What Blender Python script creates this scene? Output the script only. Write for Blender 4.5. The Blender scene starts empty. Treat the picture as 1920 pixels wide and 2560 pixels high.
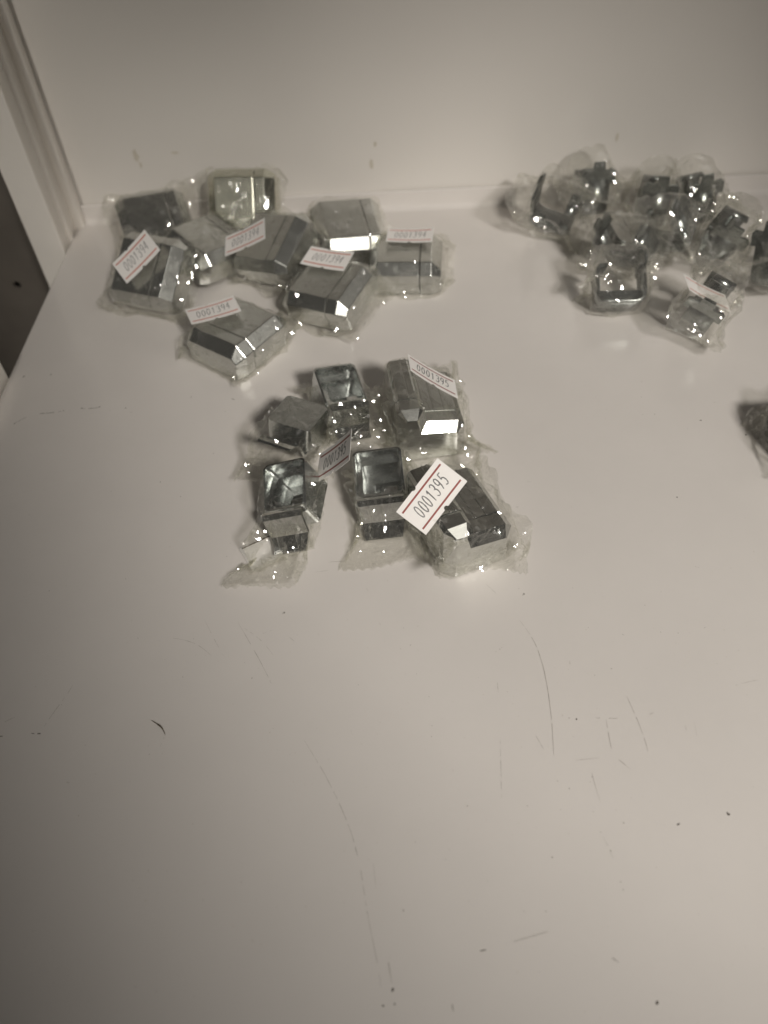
import bpy, bmesh, math, random
import numpy as np
from mathutils import Matrix, Vector, Euler

# ------------------------------------------------------------------ camera, world, light, exposure
SC = bpy.context.scene
COL = SC.collection
MM = 0.001

cam_data = bpy.data.cameras.new('camera')
cam = bpy.data.objects.new('camera', cam_data)
COL.objects.link(cam)
SC.camera = cam
CR = Vector((0.99888159, -0.0020587, -0.047237))
CU = Vector((0.03214012, 0.76230682, 0.6464173))
CF = Vector((-0.0346783, 0.64721255, -0.76152041))
m = Matrix((CR, CU, -CF)).transposed().to_4x4()
m.translation = Vector((0, 0, 0.23))
cam.matrix_world = m
cam_data.sensor_fit = 'VERTICAL'
cam_data.sensor_height = 9.6
cam_data.sensor_width = 7.2
cam_data.lens = 2011.1 / 2560 * 9.6
cam_data.clip_start = 0.005
cam_data.clip_end = 50
cam_data.dof.use_dof = True
cam_data.dof.focus_distance = 0.278
cam_data.dof.aperture_fstop = 2.5

world = bpy.data.worlds.new('World')
SC.world = world
world.use_nodes = True
bg = world.node_tree.nodes['Background']
bg.inputs['Color'].default_value = (1.0, 0.945, 0.86, 1)
bg.inputs['Strength'].default_value = 0.043


def area(name, loc, target, sx, sy, watts, color, spread=180):
    l = bpy.data.lights.new(name, 'AREA')
    l.shape = 'RECTANGLE'
    l.size, l.size_y, l.energy, l.color = sx, sy, watts, color
    l.spread = math.radians(spread)
    o = bpy.data.objects.new(name, l)
    COL.objects.link(o)
    o.location = loc
    d = Vector(target) - Vector(loc)
    o.rotation_euler = d.to_track_quat('-Z', 'Y').to_euler()
    return o


# the shop's lamp over the photographer's right shoulder; cone edge imitates the photographer's shadow
spot = bpy.data.lights.new('ceiling_lamp', 'SPOT')
spot.energy, spot.color = 57.0, (1.0, 0.943, 0.87)
spot.spot_size, spot.spot_blend, spot.shadow_soft_size = math.radians(18.4), 0.24, 0.085
so = bpy.data.objects.new('ceiling_lamp', spot)
COL.objects.link(so)
so.location = (0.46, -0.66, 0.84)
so.rotation_euler = (Vector((0.070, 0.213, 0.0)) - so.location).to_track_quat('-Z', 'Y').to_euler()
# unseen lamps added to put glints on metal and film and brighten the post
for loc, tgt, w_, l_, p_, sp_ in (((0.80, 0.32, 0.66), (0.0, 0.26, 0.0), 0.26, 0.32, 0.17, 180),
                                  ((-0.42, -0.95, 1.05), (-0.22, 0.41, 0.07), 0.05, 0.24, 0.04, 11),
                                  ((0.05, -0.80, 1.25), (0.0, 0.26, 0.0), 0.46, 0.20, 0.15, 180),
                                  ((0.95, -0.85, 1.00), (0.0, 0.26, 0.0), 0.22, 0.26, 0.28, 180)):
    area('aisle_lamp', loc, tgt, w_, l_, p_, (1.0, 0.945, 0.865), sp_)

SC.view_settings.view_transform = 'Standard'
SC.view_settings.look = 'None'
SC.view_settings.exposure = 0.0
SC.view_settings.gamma = 1.0
SC.cycles.transparent_max_bounces = 36
SC.cycles.max_bounces = 10
SC.cycles.glossy_bounces = 6
SC.cycles.sample_clamp_indirect = 4.0
SC.cycles.blur_glossy = 0.6

random.seed(7)
RNG = np.random.default_rng(11)


# ------------------------------------------------------------------ materials
def new_mat(name):
    mt = bpy.data.materials.new(name)
    mt.use_nodes = True
    nt = mt.node_tree
    return mt, nt, nt.nodes, nt.links, nt.nodes['Principled BSDF']


def noise(N, Lk, scale, detail=4, rough=0.5, coord='Object', dim=None):
    tc = N.new('ShaderNodeTexCoord')
    n = N.new('ShaderNodeTexNoise')
    n.inputs['Scale'].default_value = scale
    n.inputs['Detail'].default_value = detail
    n.inputs['Roughness'].default_value = rough
    Lk.new(tc.outputs[coord], n.inputs['Vector'])
    return n


def ramp(N, Lk, src, stops):
    r = N.new('ShaderNodeValToRGB')
    while len(r.color_ramp.elements) < len(stops):
        r.color_ramp.elements.new(0.5)
    for e, (p, c) in zip(r.color_ramp.elements, stops):
        e.position, e.color = p, (*c, 1)
    Lk.new(src, r.inputs['Fac'])
    return r


def paint_mat(name, col, rough=0.3, dirt=0.05):
    mt, nt, N, Lk, P = new_mat(name)
    n = noise(N, Lk, 14, 6, 0.6)
    dk = tuple(c * (1 - dirt) for c in col)
    r = ramp(N, Lk, n.outputs['Fac'], [(0.3, dk), (0.65, col)])
    # fine grime flecks in the lacquer
    n2 = noise(N, Lk, 900, 2, 0.5)
    r2 = ramp(N, Lk, n2.outputs['Fac'], [(0.70, (1, 1, 1)), (0.78, (0.80, 0.78, 0.74))])
    mx = N.new('ShaderNodeMix')
    mx.data_type = 'RGBA'
    mx.blend_type = 'MULTIPLY'
    mx.inputs['Factor'].default_value = min(0.5, dirt * 10)
    Lk.new(r.outputs['Color'], mx.inputs['A'])
    Lk.new(r2.outputs['Color'], mx.inputs['B'])
    Lk.new(mx.outputs['Result'], P.inputs['Base Color'])
    n3 = noise(N, Lk, 40, 5, 0.6)
    mr = N.new('ShaderNodeMapRange')
    mr.inputs['To Min'].default_value = rough - dirt
    mr.inputs['To Max'].default_value = rough + dirt * 1.6
    Lk.new(n3.outputs['Fac'], mr.inputs['Value'])
    Lk.new(mr.outputs['Result'], P.inputs['Roughness'])
    P.inputs['IOR'].default_value = 1.6
    # slight orange peel of powder coat
    n4 = noise(N, Lk, 420, 2, 0.5)
    b = N.new('ShaderNodeBump')
    b.inputs['Strength'].default_value = 0.06
    b.inputs['Distance'].default_value = 0.0004
    Lk.new(n4.outputs['Fac'], b.inputs['Height'])
    Lk.new(b.outputs['Normal'], P.inputs['Normal'])
    return mt


def metal_mat(name, col, rough, var=0.05):
    mt, nt, N, Lk, P = new_mat(name)
    P.inputs['Metallic'].default_value = 1.0
    n = noise(N, Lk, 160, 5, 0.6)
    r = ramp(N, Lk, n.outputs['Fac'], [(0.3, tuple(c * 0.88 for c in col)), (0.7, col)])
    Lk.new(r.outputs['Color'], P.inputs['Base Color'])
    mr = N.new('ShaderNodeMapRange')
    mr.inputs['To Min'].default_value = rough
    mr.inputs['To Max'].default_value = rough + var
    Lk.new(n.outputs['Fac'], mr.inputs['Value'])
    Lk.new(mr.outputs['Result'], P.inputs['Roughness'])
    return mt


def plain_mat(name, col, rough=0.6, var=0.08, scale=200):
    mt, nt, N, Lk, P = new_mat(name)
    n = noise(N, Lk, scale, 4, 0.6)
    r = ramp(N, Lk, n.outputs['Fac'], [(0.3, tuple(c * (1 - var) for c in col)), (0.7, col)])
    Lk.new(r.outputs['Color'], P.inputs['Base Color'])
    P.inputs['Roughness'].default_value = rough
    return mt


def film_mat(name, haze=0.032, tint=0.996, crumple=1.0):
    """clear packing film: mostly straight-through, a Fresnel mirror on top, a trace of milky haze"""
    mt = bpy.data.materials.new(name)
    mt.use_nodes = True
    nt = mt.node_tree
    N, Lk = nt.nodes, nt.links
    N.remove(N['Principled BSDF'])
    out = N['Material Output']
    tr = N.new('ShaderNodeBsdfTransparent')
    tr.inputs['Color'].default_value = (tint, tint, tint * 0.985, 1)
    gl = N.new('ShaderNodeBsdfGlossy')
    gl.inputs['Color'].default_value = (1, 1, 1, 1)
    gl.inputs['Roughness'].default_value = 0.07
    df = N.new('ShaderNodeBsdfTranslucent')
    df.inputs['Color'].default_value = (0.85, 0.83, 0.80, 1)
    d2 = N.new('ShaderNodeBsdfDiffuse')
    d2.inputs['Color'].default_value = (0.85, 0.83, 0.80, 1)
    tc = N.new('ShaderNodeTexCoord')
    nz = N.new('ShaderNodeTexNoise')
    nz.inputs['Scale'].default_value = 110
    nz.inputs['Detail'].default_value = 2
    Lk.new(tc.outputs['Object'], nz.inputs['Vector'])
    dsp = N.new('ShaderNodeVectorMath')
    dsp.operation = 'MULTIPLY_ADD'
    dsp.inputs[1].default_value = (0.008, 0.008, 0.008)
    Lk.new(nz.outputs['Color'], dsp.inputs[0])
    Lk.new(tc.outputs['Object'], dsp.inputs[2])
    prev = None
    # long straight creases: noise stretched hard along three directions
    for rot_, st_, ds_ in (((0.3, 0.5, 0.4), 0.32, 0.0016), ((1.1, -0.4, 1.3), 0.32, 0.0016), ((-0.6, 0.9, 2.2), 0.28, 0.0012)):
        mp = N.new('ShaderNodeMapping')
        mp.inputs['Rotation'].default_value = rot_
        mp.inputs['Scale'].default_value = (260, 26, 26)
        Lk.new(dsp.outputs[0], mp.inputs['Vector'])
        vo = N.new('ShaderNodeTexNoise')
        vo.inputs['Scale'].default_value = 1.0
        vo.inputs['Detail'].default_value = 1.5
        Lk.new(mp.outputs[0], vo.inputs['Vector'])
        bp = N.new('ShaderNodeBump')
        bp.inputs['Strength'].default_value = st_ * crumple
        bp.inputs['Distance'].default_value = ds_
        Lk.new(vo.outputs['Fac'], bp.inputs['Height'])
        if prev:
            Lk.new(prev.outputs['Normal'], bp.inputs['Normal'])
        prev = bp
    Lk.new(prev.outputs['Normal'], gl.inputs['Normal'])
    lw = N.new('ShaderNodeLayerWeight')
    lw.inputs['Blend'].default_value = 0.5
    pw = N.new('ShaderNodeMath')
    pw.operation = 'POWER'
    pw.inputs[1].default_value = 4.0
    Lk.new(lw.outputs['Facing'], pw.inputs[0])
    mul = N.new('ShaderNodeMath')
    mul.operation = 'MULTIPLY_ADD'
    mul.use_clamp = True
    mul.inputs[1].default_value = 0.6
    mul.inputs[2].default_value = 0.08
    Lk.new(pw.outputs[0], mul.inputs[0])
    hz = N.new('ShaderNodeMixShader')
    hz.inputs['Fac'].default_value = 0.5
    Lk.new(df.outputs[0], hz.inputs[1])
    Lk.new(d2.outputs[0], hz.inputs[2])
    m1 = N.new('ShaderNodeMixShader')
    m1.inputs['Fac'].default_value = haze
    Lk.new(tr.outputs[0], m1.inputs[1])
    Lk.new(hz.outputs[0], m1.inputs[2])
    m2 = N.new('ShaderNodeMixShader')
    Lk.new(mul.outputs[0], m2.inputs['Fac'])
    Lk.new(m1.outputs[0], m2.inputs[1])
    Lk.new(gl.outputs[0], m2.inputs[2])
    Lk.new(m2.outputs[0], out.inputs['Surface'])
    return mt


M = {
    'shelf': paint_mat('shelf_white_lacquer', (0.72, 0.685, 0.652), 0.20),
    'panel': paint_mat('panel_white_lacquer', (0.74, 0.708, 0.665), 0.26, 0.006),
    'post': paint_mat('post_white_lacquer', (0.86, 0.82, 0.76), 0.35, 0.06),
    'grey_steel': paint_mat('bare_grey_steel', (0.16, 0.14, 0.118), 0.6, 0.3),
    'dark': plain_mat('dark_gap', (0.03, 0.03, 0.03), 0.8),  # near-black colour stands for shade below the shelf and in the gap
    'chrome': metal_mat('chrome_plating', (0.70, 0.71, 0.69), 0.07, 0.05),
    'chrome_satin': metal_mat('satin_chrome', (0.68, 0.69, 0.67), 0.20, 0.08),
    'chrome_warm': metal_mat('warm_chrome', (0.64, 0.64, 0.55), 0.12, 0.1),  # warm tint paints a reflection into the metal colour
    'chrome_in': metal_mat('chrome_inside', (0.62, 0.64, 0.63), 0.2, 0.1),
    'satin': metal_mat('satin_zinc', (0.33, 0.35, 0.34), 0.20, 0.1),
    'film': film_mat('clear_film', crumple=0.55),
    'film_soft': film_mat('soft_film', 0.032, 0.995, 0.6),
    'film_cloudy': film_mat('cloudy_film', 0.085, 0.992, 0.6),
    'label': plain_mat('label_paper', (0.86, 0.835, 0.81), 0.55, 0.03, 300),
    'red': plain_mat('red_ink', (0.30, 0.035, 0.025), 0.5, 0.3, 400),
    'salmon': plain_mat('faded_red_ink', (0.62, 0.20, 0.14), 0.5, 0.2, 400),  # paler red paints film haze and overexposure into the stripes
    'ink': plain_mat('black_ink', (0.055, 0.055, 0.06), 0.5, 0.3, 900),
    'ink_faded': plain_mat('faded_black_ink', (0.24, 0.23, 0.23), 0.5, 0.3, 900),  # greyer ink paints the same haze into the digits
    'grime': plain_mat('dark_grime', (0.12, 0.105, 0.085), 0.7, 0.4, 700),
    'scratch': plain_mat('scratch_mark', (0.49, 0.455, 0.41), 0.6, 0.5, 900),
    'stain': plain_mat('brown_glue_stain', (0.62, 0.575, 0.49), 0.5, 0.15, 300),
    'fibre': plain_mat('brown_fibre', (0.10, 0.07, 0.035), 0.7, 0.3, 700),
}


# ------------------------------------------------------------------ helpers
def link(name, mesh, mat=None, parent=None, smooth=False):
    o = bpy.data.objects.new(name, mesh)
    COL.objects.link(o)
    if mat:
        if not mesh.materials:
            mesh.materials.append(M[mat])
    if parent:
        o.parent = parent
    if smooth:
        mesh.shade_smooth()
    return o


def mesh_pd(name, v, f):
    me = bpy.data.meshes.new(name)
    me.from_pydata([tuple(map(float, p)) for p in v], [], f)
    me.validate()
    me.update()
    return me


def bm_mesh(name, bm):
    bmesh.ops.recalc_face_normals(bm, faces=bm.faces)
    me = bpy.data.meshes.new(name)
    bm.to_mesh(me)
    bm.free()
    return me


def box_mesh(name, x0, x1, y0, y1, z0, z1, bev=0.0, seg=2):
    bm = bmesh.new()
    bmesh.ops.create_cube(bm, size=1)
    for v in bm.verts:
        v.co = Vector((x0 + (v.co.x + .5) * (x1 - x0), y0 + (v.co.y + .5) * (y1 - y0), z0 + (v.co.z + .5) * (z1 - z0)))
    if bev:
        bmesh.ops.bevel(bm, geom=list(bm.edges), offset=bev, segments=seg, affect='EDGES', profile=0.5)
    return bm_mesh(name, bm)


def tag(o, label, cat, group=None):
    o['label'] = label
    o['category'] = cat
    if group:
        o['group'] = group


def bevel_mod(o, w, seg=2, ang=35):
    b = o.modifiers.new('edge', 'BEVEL')
    b.width = w
    b.segments = seg
    b.limit_method = 'ANGLE'
    b.angle_limit = math.radians(ang)


def solid_mod(o, t):
    s = o.modifiers.new('wall', 'SOLIDIFY')
    s.thickness = t
    s.offset = -1
    s.use_even_offset = True


# ------------------------------------------------------------------ the shelf bay
XL, YB = -0.1805, 0.4135
prof = [(-0.30, -0.025), (-0.30, -0.002), (-0.298, 0.0)]
prof += [(YB - 0.003 + 0.003 * math.sin(a), 0.003 - 0.003 * math.cos(a)) for a in np.linspace(0, math.pi / 2, 6)]
prof += [(YB, 0.0098), (YB + 0.0006, 0.0104), (YB + 0.0022, 0.0104), (YB + 0.0022, -0.025)]
bm = bmesh.new()
rows = []
for x in (XL, 0.45):
    rows.append([bm.verts.new((x, y, z)) for y, z in prof])
n = len(prof)
for i in range(n):
    bm.faces.new((rows[0][i], rows[0][(i + 1) % n], rows[1][(i + 1) % n], rows[1][i]))
bm.faces.new(rows[0])
bm.faces.new(rows[1])
shelf = link('shelf', bm_mesh('shelf', bm), 'shelf')
shelf['kind'] = 'structure'
bevel_mod(shelf, 0.0008, 3, 60)

wall = link('back_panel', box_mesh('back_panel', -0.1800, 0.45, YB + 0.0028, YB + 0.004, -0.03, 0.42), 'panel')
wall['kind'] = 'structure'

# left upright: front face, side with a rolled bead and a groove, slot behind
post = bpy.data.objects.new('upright_post', None)
COL.objects.link(post)
post.location = (-0.189, 0.40, -0.30)
tag(post, 'white lacquered steel upright post at the left end of the back panel', 'post')


def child_box(name, par, x0, x1, y0, y1, z0, z1, mat, bev=0.0):
    l = par.location
    return link(name, box_mesh(name, x0 - l.x, x1 - l.x, y0 - l.y, y1 - l.y, z0 - l.z, z1 - l.z, bev), mat, par)


child_box('front_face', post, -0.1975, -0.1812, 0.3852, 0.3875, -0.30, 0.42, 'post', 0.0006)
child_box('side_face', post, -0.1830, -0.1815, 0.3878, 0.4100, -0.30, 0.42, 'post', 0.0003)
child_box('side_rib', post, -0.1828, -0.1795, 0.3960, 0.3995, -0.30, 0.42, 'post', 0.0010)
child_box('corner_bead', post, -0.1822, -0.1762, 0.4085, 0.4160, -0.30, 0.42, 'post', 0.0022)
child_box('rear_return', post, -0.1975, -0.1960, 0.3878, 0.4250, -0.30, 0.42, 'post', 0.0003)

post2 = bpy.data.objects.new('front_upright', None)
COL.objects.link(post2)
post2.location = (-0.195, 0.27, -0.30)
tag(post2, 'cream edge of a second upright at the far left picture edge', 'post')
child_box('upright_side', post2, -0.2100, -0.1813, 0.2400, 0.2840, -0.30, 0.012, 'post', 0.0008)

plate = bpy.data.objects.new('steel_plate', None)
COL.objects.link(plate)
plate.location = (-0.24, 0.43, -0.30)
tag(plate, 'dull grey steel plate with a bolt hole in the gap left of the post', 'plate')
# a plate with a real hole
bm = bmesh.new()
hx, hz, hr = -0.2385, -0.0465, 0.0024
ring = [bm.verts.new((hx + hr * math.cos(a), 0.43, hz + hr * math.sin(a))) for a in np.linspace(0, 2 * math.pi, 17)[:-1]]
outer = []
for a in np.linspace(0, 2 * math.pi, 17)[:-1]:
    c, s = math.cos(a), math.sin(a)
    k = 1 / max(abs(c), abs(s))
    px, pz = c * k, s * k
    outer.append(bm.verts.new((hx + (px * 0.029 if px > 0 else px * 0.10), 0.43, hz + (pz * 0.40 if pz > 0 else pz * 0.24))))
for i in range(16):
    j = (i + 1) % 16
    bm.faces.new((ring[i], ring[j], outer[j], outer[i]))
for v in bm.verts:
    v.co -= plate.location
pl = link('plate_sheet', bm_mesh('plate_sheet', bm), 'grey_steel', plate)
solid_mod(pl, 0.002)
child_box('plate_flange', plate, -0.2135, -0.2095, 0.4150, 0.4295, -0.30, 0.36, 'grey_steel', 0.0006)
child_box('gap_back', plate, -0.50, -0.1990, 0.4400, 0.4450, -0.40, 0.42, 'dark')  # added near-black sheet paints the shade inside the gap
lower = link('lower_shelf', box_mesh('lower_shelf', -0.50, 0.45, -0.25, 0.428, -0.16, -0.14), 'dark')  # near-black board added to keep the space under the shelf dark
lower['kind'] = 'structure'

# wear on the shelf: scratches, grime specks; glue stains on the panel
SCRATCHES = [([[-83.0, 143.1], [-77.3, 142.0], [-72.3, 139.8], [-67.4, 135.6]], 0.25), ([[-71.8, 149.6], [-67.6, 142.2], [-63.6, 135.5]], 0.18), ([[-60.2, 148.3], [-55.7, 140.9], [-51.5, 133.8], [-46.2, 124.0]], 0.3), ([[-57.8, 146.0], [-53.2, 142.6], [-49.7, 139.0], [-47.1, 135.4]], 0.25), ([[-34.9, 105.4], [-28.4, 95.1], [-23.6, 86.1], [-19.8, 77.5], [-17.3, 68.8], [-15.0, 55.9], [-11.9, 42.5], [-11.3, 36.9]], 0.3), ([[-111.5, 126.2], [-113.0, 121.7], [-114.7, 118.1], [-117.1, 111.9]], 0.28), ([[-130.2, 109.0], [-128.6, 108.9]], 0.9), ([[-120.5, 109.7], [-118.6, 109.5], [-116.5, 109.6]], 0.9), ([[-130.2, 113.8], [-127.4, 115.4]], 0.4), ([[-30.8, 172.7], [-23.3, 173.1]], 0.35), ([[-34.9, 168.5], [-30.2, 169.1]], 0.3), ([[-42.2, 142.0], [-40.4, 140.3]], 0.3), ([[-12.0, 146.8], [-11.7, 144.8]], 0.4), ([[-16.9, 161.1], [-15.9, 159.4]], 0.25), ([[-51.3, 143.7], [-47.9, 145.0]], 0.2), ([[-78.1, 108.3], [-79.1, 104.2]], 0.15), ([[-16.8, 123.6], [-16.6, 122.0]], 0.2), ([[-13.8, 70.5], [-12.9, 62.8]], 0.15), ([[24.1, 162.1], [28.7, 156.2]], 0.2), ([[34.7, 146.2], [37.5, 140.7], [39.2, 135.9], [40.4, 127.8], [40.7, 119.6], [40.5, 110.3], [39.5, 97.8]], 0.35), ([[53.9, 110.5], [60.4, 110.2]], 0.3), ([[56.9, 110.0], [56.7, 103.2], [56.8, 100.7]], 0.3), ([[57.5, 98.1], [59.2, 96.3], [61.1, 94.2]], 0.45), ([[64.6, 117.4], [66.1, 110.4], [67.1, 103.7], [67.3, 99.7]], 0.28), ([[35.0, 105.4], [36.9, 100.8]], 0.25), ([[24.3, 104.0], [23.7, 95.4], [23.0, 86.5]], 0.15), ([[25.2, 123.3], [25.2, 120.0]], 0.18), ([[49.8, 93.4], [50.3, 87.9], [50.8, 84.9]], 0.22), ([[49.3, 76.6], [51.2, 71.6], [51.5, 69.5]], 0.2), ([[80.1, 107.4], [79.7, 103.0]], 0.25), ([[83.0, 108.5], [82.5, 102.6]], 0.12), ([[13.8, 47.4], [15.3, 47.7]], 1.0), ([[20.1, 48.8], [26.2, 50.4], [32.9, 52.0]], 0.2), ([[45.5, 46.5], [48.3, 44.4]], 0.6), ([[5.8, 37.2], [6.2, 34.3]], 0.6), ([[-9.9, 46.3], [-8.8, 40.4]], 0.4), ([[70.1, 111.2], [71.6, 111.8]], 0.3), ([[66.9, 140.2], [68.0, 139.2]], 0.3), ([[94.1, 141.1], [95.1, 141.7]], 0.2), ([[95.8, 166.8], [99.1, 165.4]], 0.3), ([[49.0, 130.4], [48.8, 127.9]], 0.25), ([[100.2, 120.8], [105.9, 122.0]], 0.15), ([[45.9, 97.3], [52.7, 97.9]], 0.15), ([[-168.7, 251.6], [-165.7, 254.8], [-160.3, 257.3], [-154.3, 257.6], [-148.4, 258.6]], 0.6), ([[-142.0, 259.8], [-137.1, 259.3], [-132.6, 260.4]], 0.6), ([[-119.6, 256.3], [-118.2, 256.1]], 0.5), ([[-76.3, 262.6], [-74.9, 261.7]], 0.6), ([[38.8, 195.8], [39.9, 195.8]], 0.5), ([[43.0, 208.6], [45.9, 208.2]], 0.35)]
SPECKS = [[-129.5, 163.8, 0.5], [-102.9, 168.0, 0.5], [-82.9, 166.7, 0.5], [-93.5, 143.2, 0.7], [-74.5, 142.3, 0.6], [-53.2, 127.0, 1.0], [-75.9, 128.1, 0.8], [-44.7, 151.8, 1.2], [-45.1, 151.4, 0.8], [-56.2, 132.7, 0.5], [-82.9, 134.6, 0.4], [-65.3, 80.9, 0.9], [-105.1, 93.8, 1.1], [-104.6, 93.7, 0.7], [-115.1, 98.7, 0.5], [-81.9, 102.0, 0.7], [-78.0, 102.1, 0.6], [-102.5, 105.5, 0.8], [-99.2, 83.9, 1.0], [-45.7, 108.2, 0.7], [-44.8, 109.5, 0.5], [-39.0, 101.0, 0.6], [-18.8, 123.7, 0.5], [-20.7, 108.0, 0.5], [-14.1, 169.8, 0.6], [-63.2, 94.7, 0.5], [-11.0, 35.6, 2.2], [-113.5, 119.3, 0.6], [-104.0, 128.1, 0.5], [-118.3, 109.5, 1.0], [-129.5, 108.9, 1.0], [-82.4, 97.0, 0.5], [-101.2, 82.4, 0.6], [37.4, 156.6, 1.3], [35.9, 158.9, 0.7], [37.0, 156.2, 0.9], [54.2, 158.6, 0.6], [77.1, 150.7, 0.6], [-4.0, 144.3, 0.6], [-1.9, 137.7, 0.9], [-5.1, 136.4, 0.6], [27.1, 135.3, 0.8], [27.8, 135.9, 0.8], [25.8, 134.4, 0.7], [61.7, 127.2, 1.1], [56.0, 125.0, 0.8], [56.9, 142.6, 0.7], [80.0, 140.1, 0.6], [85.5, 139.6, 0.9], [28.0, 120.0, 0.7], [45.9, 110.7, 0.9], [48.0, 110.3, 1.3], [54.7, 113.7, 0.6], [72.8, 127.0, 0.4], [98.9, 120.4, 0.7], [3.5, 119.0, 0.6], [4.0, 109.2, 0.6], [3.7, 105.7, 0.7], [42.7, 88.9, 1.1], [39.6, 91.2, 0.9], [13.1, 84.5, 1.1], [30.1, 84.2, 0.8], [85.6, 80.7, 2.4], [85.3, 81.1, 1.4], [71.1, 78.3, 1.8], [56.2, 78.9, 1.0], [35.2, 70.0, 1.3], [51.2, 71.5, 1.0], [49.4, 76.5, 0.9], [52.4, 63.5, 1.2], [52.7, 61.5, 1.0], [-5.6, 57.2, 1.3], [31.7, 56.5, 1.0], [26.0, 56.5, 0.9], [-8.6, 39.0, 2.4], [-8.2, 35.9, 2.0], [55.8, 35.5, 2.6], [48.8, 90.7, 0.7], [49.7, 92.2, 0.9], [-2.0, 74.8, 0.8], [17.1, 64.2, 0.6], [70.9, 55.3, 0.6], [94.6, 88.4, 0.6], [8.5, 170.4, 0.4], [1.9, 172.1, 0.5], [19.4, 125.2, 0.5], [-0.2, 127.0, 0.6], [101.1, 117.0, 0.6], [39.3, 82.9, 0.7], [48.4, 82.2, 0.6], [6.1, 70.0, 0.6], [-173.5, 282.7, 1.4], [-161.2, 283.4, 1.3], [-121.9, 259.0, 1.0], [-128.3, 257.7, 0.8], [-79.6, 229.6, 0.8], [-78.0, 254.5, 0.7], [-94.2, 264.5, 0.9], [-141.3, 259.8, 1.2], [-133.6, 260.3, 1.2], [-89.4, 206.6, 0.8], [-98.8, 214.7, 0.9], [-117.6, 210.6, 0.5], [-67.0, 182.7, 0.6], [-67.6, 176.7, 0.6], [-102.9, 168.0, 0.7], [-129.5, 163.7, 0.7], [-147.1, 199.8, 0.6], [-89.4, 182.0, 0.5], [-77.1, 202.7, 0.5], [-168.4, 251.6, 1.2], [-149.1, 258.6, 1.0], [97.3, 253.9, 0.6], [95.6, 243.4, 0.7], [100.5, 243.3, 0.7], [117.9, 238.7, 1.1], [133.3, 229.5, 1.2], [98.9, 198.0, 1.1], [101.4, 239.9, 0.5], [99.4, 263.5, 0.8], [126.1, 249.0, 0.6], [111.6, 234.2, 0.5]]


def ribbon(pts, w):
    """tapered uneven stroke lying on the shelf, from a polyline in mm"""
    P = [np.array(p, float) for p in pts]
    fine = []
    for a, b in zip(P[:-1], P[1:]):
        k = max(2, int(np.linalg.norm(b - a) / 1.2))
        for i in range(k):
            fine.append(a + (b - a) * i / k)
    fine.append(P[-1])
    fine = np.array(fine)
    for _ in range(3):
        fine[1:-1] = (fine[:-2] + 2 * fine[1:-1] + fine[2:]) / 4
    t = np.gradient(fine, axis=0)
    t /= np.linalg.norm(t, axis=1, keepdims=True) + 1e-9
    nn = np.stack([-t[:, 1], t[:, 0]], 1)
    k = len(fine)
    ww = w * 0.30 * (0.35 + 0.65 * RNG.random(k)) * np.sin(np.linspace(0.15, math.pi - 0.15, k)) ** 0.5
    gap = RNG.random(k) < 0.22
    v, f = [], []
    for p, q_, h in zip(fine, nn, ww):
        v += [(*(p + q_ * h), 0), (*(p - q_ * h), 0)]
    for i in range(k - 1):
        if not gap[i]:
            f.append((2 * i, 2 * i + 1, 2 * i + 3, 2 * i + 2))
    v = [(a * MM, b * MM, 0.00006) for a, b, _ in v]
    return mesh_pd('scratch', v, f)


for pts, w in SCRATCHES:
    link('scratch', ribbon(pts, w), 'grime' if w >= 0.6 else 'scratch', shelf)
for x, y, s in SPECKS:
    s *= 0.42 + 0.5 * min(1.0, max(0.0, (y - 30) / 200))
    k = random.randint(6, 9)
    a0 = random.random() * 6
    st = random.uniform(1.0, 1.9)
    v = []
    for i in range(k):
        a = 2 * math.pi * i / k
        r = s * 0.30 * random.uniform(0.6, 1.15)
        cx, cy = r * math.cos(a) * st, r * math.sin(a)
        v.append(((x + cx * math.cos(a0) - cy * math.sin(a0)) * MM, (y + cx * math.sin(a0) + cy * math.cos(a0)) * MM, 0.00007))
    h = random.uniform(0.05, 0.2) * s * MM
    v.append((x * MM, y * MM, 0.00007 + h))
    link('speck', mesh_pd('speck', v, [(i, (i + 1) % k, k) for i in range(k)]), 'grime' if s > 0.75 else 'scratch', shelf)


def stain(x, z, rx, rz):
    k = 22
    v = [(x * MM, YB + 0.0027, z * MM)]
    for i in range(k):
        a = 2 * math.pi * i / k
        r = random.uniform(0.65, 1.2)
        v.append(((x + rx * r * math.cos(a)) * MM, YB + 0.0027, (z + rz * r * math.sin(a)) * MM))
    link('stain', mesh_pd('stain', v, [(0, i + 1, (i + 1) % k + 1) for i in range(k)]), 'stain', wall)


stain(-138.9, 35.5, 1.5, 3.4)
stain(-137.6, 30.5, 0.8, 1.6)
stain(-15.5, 25.0, 1.0, 2.6)
stain(-13.0, 35.5, 1.0, 1.4)
stain(112.1, 33.0, 0.8, 2.6)
stain(-118.0, 36.0, 2.2, 0.7)

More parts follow.
